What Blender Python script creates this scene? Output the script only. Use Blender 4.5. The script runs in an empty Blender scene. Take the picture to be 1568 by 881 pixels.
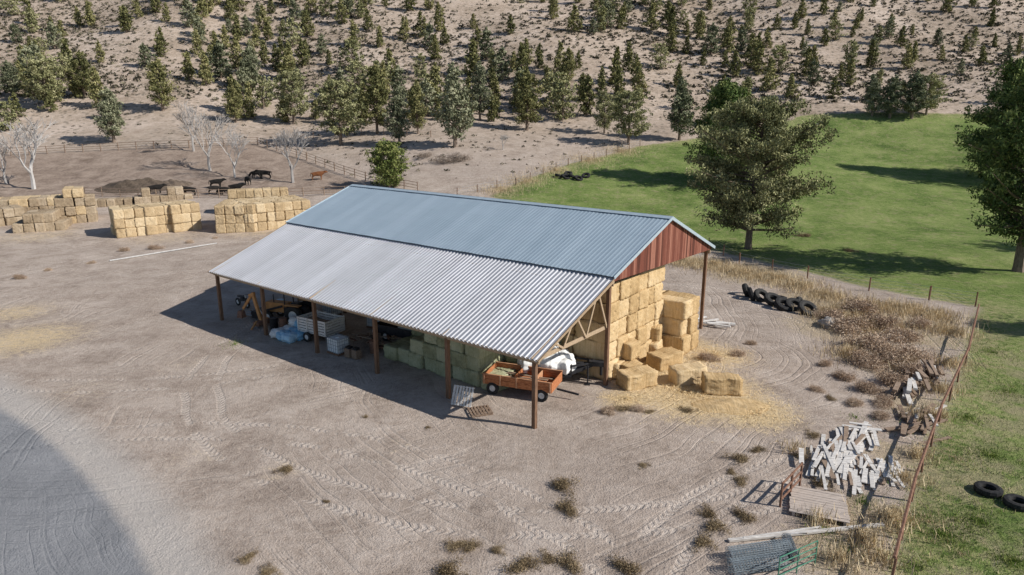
import bpy, math, random, bmesh
import numpy as np
from mathutils import Matrix, Vector
random.seed(7)
RNG=np.random.default_rng(11)
scene=bpy.context.scene
COL=scene.collection
# ------------------------------------------------------------------ terrain height
PRX=np.array([-400,92,122,145,170,210,280,360,450,700,1200.])
PRZ=np.array([0,0,3.5,8.2,13.8,29,61,100,135,170,190.])
def H(x,y):
    x=np.asarray(x,float);y=np.asarray(y,float)
    z=0
    for k in range(-4,5): z=z+np.interp(y+k*3,PRX,PRZ)
    z=z/9
    m=np.clip((y-90)/80,0,1)
    z=z+m*(1.2*np.sin(x*.045+1)+1.0*np.sin(y*.06+x*.03)+.6*np.sin(x*.11+y*.05+2))
    g=np.clip((y-200)/80,0,1)
    z=z+g*(2.2*np.sin(x*.03+y*.017)+1.2*np.sin(x*.09-y*.03))
    return z
def h1(x,y): return float(H(x,y))
# site survey: sight-lines taken from the 16 m high survey station, intersected with the terrain
TH=math.radians(14.6);S_,C_=math.sin(TH),math.cos(TH)
_T=np.arange(10,600,.1)
def G(px,py,z=0.0):
    u=(px-784)/1045;v=(440.5-py)/1045
    dx,dy,dz=u,C_+v*S_,-S_+v*C_
    zz=16+dz*_T-H(dx*_T,dy*_T)-z
    i=int(np.argmax(zz<=0)) if (zz<=0).any() else len(_T)-1
    t=_T[i]
    return Vector((dx*t,dy*t,h1(dx*t,dy*t)+z))
def topz(px,py,ty):
    g=G(px,py);v=(440.5-ty)/1045
    return 16+g.y*(-S_+v*C_)/(C_+v*S_)-g.z
# ------------------------------------------------------------------ node helpers
class NT:
    def __init__(s,mat):
        s.t=mat.node_tree;s.t.nodes.clear()
    def n(s,ty,**k):
        n=s.t.nodes.new(ty)
        for a,b in k.items(): setattr(n,a,b)
        return n
    def put(s,inp,val):
        if isinstance(val,bpy.types.NodeSocket): s.t.links.new(val,inp)
        elif val is not None:
            if isinstance(val,(tuple,list)) and len(val)==3 and inp.type=='RGBA': val=(*val,1)
            inp.default_value=val
    def m(s,op,a,b=None,c=None,clamp=False):
        n=s.n('ShaderNodeMath',operation=op,use_clamp=clamp)
        s.put(n.inputs[0],a)
        if b is not None: s.put(n.inputs[1],b)
        if c is not None: s.put(n.inputs[2],c)
        return n.outputs[0]
    def vm(s,op,a,b=None,o=0):
        n=s.n('ShaderNodeVectorMath',operation=op)
        s.put(n.inputs[0],a)
        if b is not None: s.put(n.inputs[1],b)
        return n.outputs[o]
    def mix(s,f,a,b,bt='MIX'):
        n=s.n('ShaderNodeMix',data_type='RGBA',blend_type=bt)
        s.put(n.inputs[0],f);s.put(n.inputs[6],a);s.put(n.inputs[7],b)
        return n.outputs[2]
    def noise(s,vec,scale,detail=4,rough=.6,dist=0):
        n=s.n('ShaderNodeTexNoise')
        if vec is not None: s.put(n.inputs['Vector'],vec)
        n.inputs['Scale'].default_value=scale;n.inputs['Detail'].default_value=detail
        n.inputs['Roughness'].default_value=rough;n.inputs['Distortion'].default_value=dist
        return n.outputs['Fac']
    def vor(s,vec,scale,feat='F1',rnd=1):
        n=s.n('ShaderNodeTexVoronoi',feature=feat)
        if vec is not None: s.put(n.inputs['Vector'],vec)
        n.inputs['Scale'].default_value=scale;n.inputs['Randomness'].default_value=rnd
        return n
    def ss(s,x,a,b,lo=0,hi=1):
        n=s.n('ShaderNodeMapRange',interpolation_type='SMOOTHSTEP')
        s.put(n.inputs[0],x);n.inputs[1].default_value=a;n.inputs[2].default_value=b
        n.inputs[3].default_value=lo;n.inputs[4].default_value=hi
        return n.outputs[0]
    def ramp(s,f,st):
        n=s.n('ShaderNodeValToRGB');cr=n.color_ramp
        while len(cr.elements)<len(st): cr.elements.new(.5)
        for e,(p,c) in zip(cr.elements,st):
            e.position=p;e.color=(*c,1)
        s.put(n.inputs[0],f);return n.outputs[0]
    def map(s,vec,scale=(1,1,1),rot=(0,0,0)):
        n=s.n('ShaderNodeMapping');s.put(n.inputs[0],vec)
        n.inputs['Scale'].default_value=scale;n.inputs['Rotation'].default_value=rot
        return n.outputs[0]
    def attr(s,name):
        n=s.n('ShaderNodeAttribute');n.attribute_name=name;return n.outputs['Fac']
    def out(s,col,rough=.9,bump=None,bs=.3,bd=.05,metal=0,spec=.2):
        b=s.n('ShaderNodeBsdfPrincipled')
        s.put(b.inputs['Base Color'],col);s.put(b.inputs['Roughness'],rough)
        s.put(b.inputs['Metallic'],metal);s.put(b.inputs['Specular IOR Level'],spec)
        if bump is not None:
            k=s.n('ShaderNodeBump');k.inputs['Strength'].default_value=bs;k.inputs['Distance'].default_value=bd
            s.put(k.inputs['Height'],bump);s.put(b.inputs['Normal'],k.outputs[0])
        o=s.n('ShaderNodeOutputMaterial')
        s.t.links.new(b.outputs[0],o.inputs[0])
def newmat(name):
    m=bpy.data.materials.new(name);m.use_nodes=True
    return m,NT(m)
def simple(name,c1,c2,scale=3,rough=.8,bs=.3,metal=0,stretch=(1,1,1),spec=.2,c3=None,detail=4,bd=.02):
    m,t=newmat(name)
    tc=t.n('ShaderNodeTexCoord').outputs['Object']
    v=t.map(tc,stretch)
    f=t.noise(v,scale,detail,.65)
    oi=t.n('ShaderNodeObjectInfo').outputs['Random']
    f2=t.m('ADD',f,t.m('MULTIPLY',t.m('SUBTRACT',oi,.5),.25))
    st=[(.3,c1),(.7,c2)] if c3 is None else [(.28,c1),(.5,c2),(.75,c3)]
    t.out(t.ramp(f2,st),rough,f,bs,bd,metal,spec)
    return m
# ------------------------------------------------------------------ mesh builder
class MB:
    def __init__(s,M=None): s.v=[];s.f=[];s.m=[];s.M=M or Matrix()
    def add(s,vs,fs,mat):
        o=len(s.v)
        s.v+=[tuple(s.M@Vector(p)) for p in vs]
        s.f+=[[i+o for i in f] for f in fs];s.m+=[mat]*len(fs)
    def box(s,c,sz,rz=0,mat=0,rot=None,taper=1):
        R=rot or Matrix.Rotation(rz,3,'Z');c=Vector(c)
        vs=[]
        for z in(-.5,.5):
            k=1 if z<0 else taper
            for x,y in((-.5,-.5),(.5,-.5),(.5,.5),(-.5,.5)):
                vs.append(c+R@Vector((x*sz[0]*k,y*sz[1]*k,z*sz[2])))
        s.add(vs,[(3,2,1,0),(4,5,6,7),(0,1,5,4),(1,2,6,5),(2,3,7,6),(3,0,4,7)],mat)
    def beam(s,p,q,w,h,mat=0,up=(0,0,1)):
        p=Vector(p);q=Vector(q);d=(q-p);L=d.length
        if L<1e-5:return
        x=d/L;u=Vector(up)
        if abs(x.dot(u))>.98: u=Vector((1,0,0))
        y=u.cross(x).normalized();z=x.cross(y)
        s.box((p+q)/2,(L,w,h),mat=mat,rot=Matrix((x,y,z)).transposed())
    def cyl(s,p,q,r0,r1=None,n=10,mat=0,cap=True):
        r1=r0 if r1 is None else r1
        p=Vector(p);q=Vector(q);x=(q-p).normalized()
        u=Vector((0,0,1)) if abs(x.z)<.9 else Vector((1,0,0))
        y=u.cross(x).normalized();z=x.cross(y);vs=[]
        for c,r in((p,r0),(q,r1)):
            for i in range(n):
                a=2*math.pi*i/n;vs.append(c+(y*math.cos(a)+z*math.sin(a))*r)
        fs=[(i,(i+1)%n,n+(i+1)%n,n+i) for i in range(n)]
        if cap: fs+=[tuple(range(n))[::-1],tuple(range(n,2*n))]
        s.add(vs,fs,mat)
    def ring(s,c,axis,R,r,w,mat=0,n=22,prof=8,tread=0):
        c=Vector(c);x=Vector(axis).normalized()
        u=Vector((0,0,1)) if abs(x.z)<.9 else Vector((1,0,0))
        y=u.cross(x).normalized();z=x.cross(y);vs=[]
        for i in range(n):
            a=2*math.pi*i/n;e=y*math.cos(a)+z*math.sin(a)
            for j in range(prof):
                b=2*math.pi*j/prof
                cr=math.copysign(abs(math.cos(b))**.6,math.cos(b));sr=math.copysign(abs(math.sin(b))**.6,math.sin(b))
                t=tread if (i%2 and cr>.3) else 0
                vs.append(c+e*(R+(r-t)*cr)+x*(w*sr))
        fs=[(i*prof+j,((i+1)%n)*prof+j,((i+1)%n)*prof+(j+1)%prof,i*prof+(j+1)%prof) for i in range(n) for j in range(prof)]
        s.add(vs,fs,mat)
    def wheel(s,c,axis,R,w,mt=0,mr=1):
        c=Vector(c);a=Vector(axis).normalized()
        s.ring(c,a,R*.74,R*.26,w/2,mt,tread=R*.03)
        s.cyl(c-a*w*.32,c+a*w*.32,R*.5,R*.5,16,mr)
        s.cyl(c-a*w*.42,c+a*w*.42,R*.16,R*.16,10,mr)
    def obj(s,name,mats,bevel=0,smooth=False,loc=None):
        me=bpy.data.meshes.new(name);loc=Vector(loc) if loc is not None else Vector(s.v[0])
        me.from_pydata([tuple(Vector(p)-loc) for p in s.v],[],s.f)
        for m in mats: me.materials.append(m)
        me.polygons.foreach_set('material_index',s.m)
        if smooth: me.polygons.foreach_set('use_smooth',[True]*len(s.f))
        o=bpy.data.objects.new(name,me);o.location=loc;COL.objects.link(o)
        if bevel:
            b=o.modifiers.new('b','BEVEL');b.width=bevel;b.segments=2;b.limit_method='ANGLE'
        return o
def group(name,objs,loc):
    e=bpy.data.objects.new(name,None);e.location=loc;e.empty_display_size=.5;COL.objects.link(e)
    for o in objs:
        o.parent=e;o.matrix_parent_inverse=Matrix.Translation(-Vector(loc))
    return e
def quadmesh(name,V,mats,midx=None,v=None,F=None,smooth=False):
    n=len(V);nf=n//4 if F is None else len(F)
    me=bpy.data.meshes.new(name)
    me.vertices.add(n);me.vertices.foreach_set('co',np.asarray(V,np.float32).ravel())
    idx=(np.arange(n) if F is None else np.asarray(F)).ravel().astype(np.int32)
    me.loops.add(len(idx));me.loops.foreach_set('vertex_index',idx)
    me.polygons.add(nf);me.polygons.foreach_set('loop_start',np.arange(nf,dtype=np.int32)*4)
    me.polygons.foreach_set('loop_total',np.full(nf,4,np.int32))
    for m in mats: me.materials.append(m)
    if midx is not None: me.polygons.foreach_set('material_index',np.asarray(midx,np.int32))
    if smooth: me.polygons.foreach_set('use_smooth',np.ones(nf,bool))
    if v is not None:
        a=me.attributes.new('v','FLOAT','POINT');a.data.foreach_set('value',np.asarray(v,np.float32))
    me.update(calc_edges=True);me.validate()
    return me
def place(name,me,loc,rz=0,sc=1):
    o=bpy.data.objects.new(name,me);o.location=loc;o.rotation_euler=(0,0,rz)
    o.scale=(sc,)*3 if not isinstance(sc,tuple) else sc
    COL.objects.link(o);return o
def leafq(c,s,rng,asp=.5,up=0.0):
    n=len(c);u=rng.normal(size=(n,3));u[:,2]+=up;u/=np.linalg.norm(u,axis=1)[:,None]
    w=rng.normal(size=(n,3));v=np.cross(u,w);v/=np.linalg.norm(v,axis=1)[:,None]
    s=np.asarray(s).reshape(-1,1)*np.ones((n,1))
    return np.stack([c+u*s,c+v*s*asp,c-u*s,c-v*s*asp],1).reshape(-1,3)
def blades(b,h,w,lean,rng):
    n=len(b);a=rng.uniform(0,2*math.pi,n)
    p=np.stack([-np.sin(a),np.cos(a),np.zeros(n)],1);h=np.asarray(h).reshape(-1,1)*np.ones((n,1));w=np.asarray(w).reshape(-1,1)*np.ones((n,1))
    a2=rng.uniform(0,2*math.pi,n);L=np.stack([np.cos(a2),np.sin(a2),np.zeros(n)],1)*rng.uniform(0,1,(n,1))*lean*h
    t=b+L+np.array([0,0,1])*h
    return np.stack([b-p*w,b+p*w,t+p*w*.25,t-p*w*.25],1).reshape(-1,3)
def tubeq(pts,rad,n=5):
    pts=[Vector(p) for p in pts];Q=[]
    rings=[]
    for i,p in enumerate(pts):
        d=(pts[min(i+1,len(pts)-1)]-pts[max(i-1,0)]).normalized()
        u=Vector((0,0,1)) if abs(d.z)<.9 else Vector((1,0,0))
        y=u.cross(d).normalized();z=d.cross(y)
        rings.append([p+(y*math.cos(2*math.pi*k/n)+z*math.sin(2*math.pi*k/n))*rad[i] for k in range(n)])
    for a,b in zip(rings,rings[1:]):
        for k in range(n):
            Q+=[tuple(a[k]),tuple(a[(k+1)%n]),tuple(b[(k+1)%n]),tuple(b[k])]
    return Q
# ------------------------------------------------------------------ materials
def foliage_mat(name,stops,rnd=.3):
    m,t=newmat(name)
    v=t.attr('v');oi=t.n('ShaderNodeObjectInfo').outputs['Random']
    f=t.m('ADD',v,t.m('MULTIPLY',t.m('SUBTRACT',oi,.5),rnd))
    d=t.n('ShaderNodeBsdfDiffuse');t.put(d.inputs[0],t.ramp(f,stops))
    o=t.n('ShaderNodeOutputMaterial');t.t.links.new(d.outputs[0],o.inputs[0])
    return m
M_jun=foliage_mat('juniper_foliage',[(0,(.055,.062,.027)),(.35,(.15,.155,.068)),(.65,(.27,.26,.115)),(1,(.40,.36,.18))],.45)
M_junl=foliage_mat('pale_juniper_foliage',[(0,(.08,.09,.045)),(.35,(.22,.225,.11)),(.65,(.37,.365,.19)),(1,(.50,.47,.28))])
M_jung=foliage_mat('grey_juniper_foliage',[(0,(.06,.072,.045)),(.35,(.165,.18,.11)),(.65,(.29,.30,.19)),(1,(.40,.39,.26))],.4)
M_pine=foliage_mat('dark_conifer_foliage',[(0,(.035,.06,.022)),(.35,(.095,.14,.05)),(.65,(.18,.225,.08)),(1,(.29,.31,.13))])
M_sage=foliage_mat('sagebrush_foliage',[(0,(.055,.05,.036)),(.5,(.12,.11,.08)),(1,(.24,.21,.15))],rnd=0)
M_dry=foliage_mat('dry_grass_blades',[(0,(.34,.26,.15)),(.5,(.60,.48,.31)),(1,(.84,.71,.49))],rnd=.1)
M_weed=foliage_mat('dry_weed_stems',[(0,(.22,.15,.105)),(.5,(.45,.335,.245)),(1,(.68,.55,.42))],rnd=.3)
M_olive=foliage_mat('tumbleweed_stems',[(0,(.10,.072,.042)),(.5,(.25,.185,.11)),(1,(.42,.33,.21))],rnd=.3)
M_twig=foliage_mat('dead_twigs',[(0,(.18,.14,.11)),(.5,(.34,.28,.23)),(1,(.48,.41,.36))],rnd=.25)
M_grassb=foliage_mat('green_grass_blades',[(0,(.08,.13,.025)),(.5,(.18,.26,.06)),(1,(.38,.38,.14))],rnd=.1)
M_straw=foliage_mat('loose_straw',[(0,(.50,.35,.16)),(.5,(.75,.57,.31)),(1,(.9,.74,.47))],rnd=.1)
M_bark=simple('tree_bark',(.14,.105,.08),(.30,.235,.19),4,stretch=(3,3,.6))
M_bare=simple('bare_bark',(.32,.30,.285),(.52,.50,.48),4,stretch=(3,3,.6))
M_wood=simple('post_timber',(.11,.06,.038),(.25,.15,.095),5,stretch=(4,4,.5))
M_lumber=simple('weathered_lumber',(.26,.18,.11),(.52,.40,.28),5,stretch=(1,4,4))
M_greyw=simple('grey_planks',(.42,.39,.36),(.82,.79,.75),3,stretch=(1,5,5))
M_brownw=simple('brown_planks',(.18,.12,.085),(.42,.32,.24),4,stretch=(1,5,5))
M_rust=simple('rusty_steel',(.12,.06,.04),(.29,.165,.115),6,.85)
M_black=simple('black_paint',(.015,.015,.018),(.04,.04,.045),6,.5)
M_tire=simple('tire_rubber',(.018,.018,.02),(.055,.053,.05),8,.85)
M_rim=simple('wheel_rim',(.5,.5,.5),(.75,.75,.74),5,.5)
M_orange=simple('orange_painted_wood',(.30,.10,.04),(.60,.26,.12),4,.75,stretch=(.6,3,3))
M_white=simple('white_bag',(.66,.66,.65),(.85,.85,.84),3,.7)
M_blue=simple('blue_tarp',(.12,.35,.55),(.55,.75,.88),3,.5)
M_yellow=simple('faded_orange_paint',(.34,.15,.05),(.60,.31,.13),3,.6)
M_truck=simple('dark_truck_paint',(.03,.03,.035),(.07,.065,.07),3,.35)
M_glass=simple('dark_glass',(.02,.025,.03),(.04,.045,.05),3,.15,spec=.6)
M_tote=simple('white_tote_plastic',(.6,.64,.66),(.8,.83,.84),3,.5)
M_galv=simple('galvanised_wire',(.22,.25,.28),(.42,.46,.49),6,.5,metal=.2)
M_mesh=simple('weathered_wire_mesh',(.13,.165,.19),(.28,.33,.37),6,.55)
M_green=simple('green_painted_gate',(.04,.17,.11),(.10,.28,.19),5,.6)
M_cow=simple('black_cow_hide',(.012,.011,.010),(.035,.03,.027),3,.8)
M_cowb=simple('brown_cow_hide',(.16,.06,.025),(.28,.12,.05),3,.8)
M_rock=simple('rock',(.3,.27,.24),(.55,.52,.48),4,.9)
M_manure=simple('dark_compost',(.09,.068,.05),(.19,.145,.11),2.5,.95,bs=.8,bd=.1)
M_pole=simple('grey_pipe',(.38,.37,.36),(.56,.55,.53),3,.6)
def bale_mat(name,a,b,c):
    m,t=newmat(name)
    tc=t.n('ShaderNodeTexCoord').outputs['Object']
    oi=t.n('ShaderNodeObjectInfo')
    fl=t.noise(t.vm('ADD',t.map(tc,(9,.8,.8)),oi.outputs['Location']),1,3,.6)
    fi=t.noise(t.map(tc,(14,14,14)),1.6,4,.75)
    bl=t.noise(t.vm('ADD',tc,oi.outputs['Location']),1.6,3,.6)
    f=t.m('ADD',t.m('MULTIPLY',fl,.4),t.m('ADD',t.m('MULTIPLY',fi,.45),t.m('MULTIPLY',bl,.25)))
    f=t.m('ADD',f,t.m('MULTIPLY',t.m('SUBTRACT',oi.outputs['Random'],.5),.2))
    sx=t.n('ShaderNodeSeparateXYZ');t.put(sx.inputs[0],tc)
    w=t.m('ABSOLUTE',t.m('SUBTRACT',t.m('FRACT',t.m('MULTIPLY',t.m('ADD',sx.outputs[1],.6),5)),.5))
    tw=t.ss(w,0,.08,.8,1)
    col=t.ramp(f,[(.36,a),(.54,b),(.74,c)])
    col=t.mix(1,col,tw,'MULTIPLY')
    t.out(col,.95,t.m('ADD',fi,t.m('MULTIPLY',fl,1.2)),.9,.05,spec=.05)
    return m
M_bale=bale_mat('straw_bale',(.38,.25,.12),(.62,.445,.24),(.80,.63,.40))
M_baley=bale_mat('yard_straw_bale',(.36,.26,.15),(.57,.43,.26),(.74,.60,.40))
M_baleold=bale_mat('weathered_bale',(.24,.18,.12),(.40,.31,.21),(.56,.46,.34))
M_baleg=bale_mat('green_hay_bale',(.20,.20,.11),(.40,.41,.26),(.60,.60,.42))
M_red,t=newmat('red_barn_boards')
tc=t.n('ShaderNodeNewGeometry').outputs['Position']
al=t.vm('DOT_PRODUCT',tc,(.618,.786,0),1)
cell=t.m('FLOOR',t.m('MULTIPLY',al,5))
wn=t.n('ShaderNodeTexWhiteNoise',noise_dimensions='1D');t.put(wn.inputs['W'],cell)
g=t.noise(t.map(tc,(6,6,.8)),1.2,5,.7)
f=t.m('ADD',t.m('MULTIPLY',wn.outputs[0],.5),t.m('MULTIPLY',g,.5))
seam=t.ss(t.m('ABSOLUTE',t.m('SUBTRACT',t.m('FRACT',t.m('MULTIPLY',al,5)),.5)),.43,.5,1,.3)
t.out(t.mix(1,t.ramp(f,[(.2,(.075,.028,.02)),(.5,(.185,.062,.042)),(.75,(.33,.15,.105))]),seam,'MULTIPLY'),.85,g,.4,.02)
def roof_mat(name,c1,c2,rough,metal,rust=0):
    m,t=newmat(name)
    P=t.n('ShaderNodeNewGeometry').outputs['Position']
    a=t.vm('DOT_PRODUCT',P,(-.786,.618,0),1)
    b=t.vm('DOT_PRODUCT',P,(.618,.786,0),1)
    sheet=t.m('FLOOR',t.m('DIVIDE',a,.9))
    wn=t.n('ShaderNodeTexWhiteNoise',noise_dimensions='1D');t.put(wn.inputs['W'],sheet)
    n1=t.noise(P,.35,4,.6);n2=t.noise(P,9,4,.7)
    cb=t.n('ShaderNodeCombineXYZ');t.put(cb.inputs[0],t.m('MULTIPLY',a,3));t.put(cb.inputs[1],t.m('MULTIPLY',b,.25))
    st=t.noise(cb.outputs[0],1,4,.65)
    f=t.m('ADD',t.m('MULTIPLY',wn.outputs[0],.2),t.m('ADD',t.m('MULTIPLY',n1,.35),t.m('ADD',t.m('MULTIPLY',n2,.15),t.m('MULTIPLY',st,.3))))
    col=t.ramp(f,[(.3,c1),(.7,c2)])
    col=t.mix(t.ss(st,.58,.8,0,rust),col,(.34,.30,.27))
    pl=t.m('ABSOLUTE',t.m('SUBTRACT',t.m('FRACT',t.m('DIVIDE',b,1.2)),.5))
    sc=t.m('ABSOLUTE',t.m('SUBTRACT',t.m('FRACT',t.m('DIVIDE',a,.3)),.73))
    scr=t.m('MULTIPLY',t.ss(pl,.0,.03,1,0),t.ss(sc,.05,.12,1,0))
    col=t.mix(t.m('MULTIPLY',scr,.5),col,(.12,.12,.12))
    t.out(col,rough,n1,.05,.02,metal,.4)
    return m
M_roofL=roof_mat('galvanised_roof',(.40,.405,.43),(.58,.585,.62),.5,.2,.35)
M_roofU=roof_mat('blue_grey_roof',(.33,.415,.48),(.44,.53,.60),.45,.15,.10)
M_trim=simple('roof_trim',(.36,.44,.50),(.46,.54,.59),3,.5,metal=.1)
# ------------------------------------------------------------------ world, sun, camera
SD=Vector((.95,-.30,0)).normalized();EL=math.radians(36)
w=bpy.data.worlds.new('World');scene.world=w;w.use_nodes=True
nt=w.node_tree;nt.nodes.clear()
sky=nt.nodes.new('ShaderNodeTexSky');sky.sky_type='NISHITA';sky.sun_disc=False
sky.sun_elevation=EL;sky.sun_rotation=math.atan2(SD.x,SD.y);sky.altitude=1200;sky.dust_density=.6
bg=nt.nodes.new('ShaderNodeBackground');bg.inputs[1].default_value=.09
ow=nt.nodes.new('ShaderNodeOutputWorld');nt.links.new(sky.outputs[0],bg.inputs[0]);nt.links.new(bg.outputs[0],ow.inputs[0])
sl=bpy.data.lights.new('sun','SUN');sl.energy=5.0;sl.angle=math.radians(.5);sl.color=(1,.955,.885)
so=bpy.data.objects.new('sun',sl);COL.objects.link(so)
sv=Vector((SD.x*math.cos(EL),SD.y*math.cos(EL),math.sin(EL)))
so.rotation_euler=sv.to_track_quat('Z','Y').to_euler();so.location=sv*60
cam=bpy.data.cameras.new('camera');cam.lens=24;cam.sensor_width=36;cam.clip_end=3000
co=bpy.data.objects.new('camera',cam);co.location=(0,0,16);co.rotation_euler=(math.radians(90-14.6),0,0)
COL.objects.link(co);scene.camera=co
scene.view_settings.view_transform='Standard'
try: scene.view_settings.look='None'
except: pass
scene.view_settings.exposure=0
# ------------------------------------------------------------------ barn frame
P0=Vector((1.16,32.5,0));A=Vector((-.786,.618,0)).normalized();B=Vector((.618,.786,0)).normalized()
PHI=math.atan2(-A.y,-A.x)
def L(a,b,z=0): return P0+A*a+B*b+Vector((0,0,z))
# ------------------------------------------------------------------ ground
def poly(pts): return np.array([tuple(G(x,y).xy) for x,y in pts])
def sdist(X,Y,p,closed=True):
    d=np.full(X.shape,1e9);ins=np.zeros(X.shape,bool);n=len(p)
    for i in range(n if closed else n-1):
        a=p[i];b=p[(i+1)%n];e=b-a
        tt=np.clip(((X-a[0])*e[0]+(Y-a[1])*e[1])/(e@e+1e-9),0,1)
        d=np.minimum(d,np.hypot(X-a[0]-tt*e[0],Y-a[1]-tt*e[1]))
        if closed:
            c=((a[1]>Y)!=(b[1]>Y))&(X<(b[0]-a[0])*(Y-a[1])/(b[1]-a[1]+1e-12)+a[0]);ins^=c
    return np.where(ins,d,-d) if closed else -d
field=poly([(980,224),(870,252),(790,280),(750,300),(960,375),(1085,382),(1240,418),(1330,442),(1492,470),(1470,560),(1425,650),(1390,750),(1352,884)])
field=np.vstack([field,[(12,17),(14,-20),(300,-20),(300,178)],poly([(1560,172),(1225,177),(1050,215)])])
road=poly([(240,881),(205,815),(165,762),(110,700),(55,655),(0,622)])
e1=road[0]+(road[0]-road[1])*6;e2=road[-1]+(road[-1]-road[-2])*12
road=np.vstack([[e1],road,[e2],[(-200,-40),(0,-60)]])
lot=poly([(0,236),(100,232),(290,224),(395,218),(470,243),(556,280),(520,296),(240,302),(130,305),(-300,330),(-300,240)])
strawb=[(*G(1060,600).xy,4.8,1),(*G(1150,628).xy,3.0,.9),(*G(1000,560).xy,4,1),(*G(1090,545).xy,3.4,.7),(*G(1040,530).xy,3,.8),(*G(960,612).xy,2,.8),(*G(40,520).xy,5,.6),(*G(20,480).xy,4,.5),(*G(130,600).xy,3,.25),(*G(300,700).xy,2,.25),
 (*G(250,365).xy,7,.35),(*G(400,352).xy,8,.4),(*G(60,360).xy,8,.4),(*G(430,722).xy,1.2,.4),(*G(280,560).xy,2.5,.22),(*G(600,690).xy,2,.2)]
weedb=[(*G(1290,500).xy,5,1),(*G(1360,560).xy,3,1),(*G(1400,620).xy,2.5,.9),(*G(1380,700).xy,2,.9),(*G(1330,790).xy,2,1),(*G(1290,850).xy,2.4,1),(*G(1380,800).xy,1.5,1),(*G(1160,420).xy,6,1),(*G(1060,400).xy,4,.8),(*G(1430,520).xy,3.5,.8),(*G(1250,460).xy,4,1),(*G(1400,490).xy,4,1)]
def axis(lo,hi,a,b,s,g=1.09):
    v=list(np.arange(a,b+1e-6,s));x=b;k=s
    while x<hi: k=min(k*g,12);x+=k;v.append(x)
    x=a;k=s;pre=[]
    while x>lo: k=min(k*g,12);x-=k;pre.append(x)
    return np.array(pre[::-1]+v)
xs=axis(-600,600,-60,60,.8,1.03);ys=axis(-60,1000,10,150,.8,1.03)
X,Y=np.meshgrid(xs,ys);Z=H(X,Y)
Z=Z+.03*np.sin(X*1.1+np.sin(Y*.7)*1.4)*np.sin(Y*.9+.5*np.sin(X*.6))
nx,ny=len(xs),len(ys)
V=np.stack([X.ravel(),Y.ravel(),Z.ravel()],1)
i=np.arange((ny-1)*(nx-1));r,c=i//(nx-1),i%(nx-1);q=r*nx+c
F=np.stack([q,q+1,q+nx+1,q+nx],1)
def blobs(bl):
    o=np.zeros(X.shape)
    for x,y,rr,s in bl: o=np.maximum(o,s*np.clip(1.3-np.hypot(X-x,Y-y)/rr,0,1))
    return o
M_ground,t=newmat('ground_soil')
P=t.n('ShaderNodeNewGeometry').outputs['Position']
sep=t.n('ShaderNodeSeparateXYZ');t.put(sep.inputs[0],P)
n0=t.noise(P,.05,3,.6);n1=t.noise(P,.35,4,.65,.4);n2=t.noise(P,2.2,4,.7);n3=t.noise(P,12,3,.75)
f=t.m('ADD',t.m('MULTIPLY',n1,.42),t.m('ADD',t.m('MULTIPLY',n2,.28),t.m('MULTIPLY',n3,.30)))
dirt=t.ramp(f,[(.37,(.235,.185,.15)),(.46,(.395,.32,.265)),(.55,(.52,.435,.37)),(.66,(.64,.56,.49))])
dirt=t.mix(t.ss(n0,.35,.65,0,.35),dirt,(.36,.295,.25))
def rad(cx,cy,wob):
    dx=t.m('SUBTRACT',sep.outputs[0],cx);dy=t.m('SUBTRACT',sep.outputs[1],cy)
    rr=t.m('SQRT',t.m('ADD',t.m('MULTIPLY',dx,dx),t.m('MULTIPLY',dy,dy)))
    return dx,dy,t.m('ADD',rr,t.m('MULTIPLY',n0,wob))
def tracks(cx,cy,fr,seed):
    dx,dy,rr=rad(cx,cy,6)
    cb=t.n('ShaderNodeCombineXYZ');t.put(cb.inputs[0],t.m('MULTIPLY',rr,fr));cb.inputs[1].default_value=seed
    t.put(cb.inputs[2],t.m('MULTIPLY',dx,.03))
    ln=t.noise(cb.outputs[0],1,3,.6)
    mk=t.ss(t.noise(t.vm('ADD',P,(seed*7,seed*3,0)),.09,2,.5),.44,.62)
    return t.m('MULTIPLY',t.ss(ln,.5,.66),mk)
def rut(cx,cy,R,lo,hi):
    dx,dy,rr=rad(cx,cy,3)
    d=t.m('ABSOLUTE',t.m('SUBTRACT',t.m('ABSOLUTE',t.m('SUBTRACT',rr,R+1.5)),.85))
    an=t.m('ARCTAN2',dy,dx)
    lg=t.ss(t.m('ABSOLUTE',t.m('SUBTRACT',t.m('FRACT',t.m('ADD',t.m('MULTIPLY',an,R/.34),t.m('MULTIPLY',d,2.5))),.5)),.16,.3)
    mk=t.m('MULTIPLY',t.ss(d,.17,.26,1,0),t.ss(n1,lo,hi))
    return t.m('MULTIPLY',mk,t.m('ADD',t.m('MULTIPLY',lg,.8),.2))
tr=t.m('MAXIMUM',tracks(-22,60,3.2,1),tracks(14,44,3,3))
ru=t.m('MAXIMUM',t.m('MAXIMUM',rut(2,46,22,.40,.5),rut(-16,8,24,.42,.52)),t.m('MAXIMUM',rut(18,14,15,.40,.5),rut(-26,62,24,.40,.52)))
lug=t.ss(n3,.35,.6)
dirt=t.mix(t.m('MULTIPLY',t.m('MULTIPLY',tr,lug),.4),dirt,(.62,.54,.47))
dirt=t.mix(t.m('MULTIPLY',ru,.45),dirt,(.66,.58,.51))
pb=t.vor(P,5);peb=t.ss(pb.outputs['Distance'],.05,.14,1,0)
pc=t.n('ShaderNodeSeparateColor');t.put(pc.inputs[0],pb.outputs['Color'])
pm=t.m('MULTIPLY',peb,t.ss(pc.outputs[0],.5,.55))
dirt=t.mix(t.m('MULTIPLY',pm,.65),dirt,t.mix(pc.outputs[1],(.12,.085,.06),(.68,.63,.57)))
hn=t.noise(P,.6,4,.75)
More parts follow.
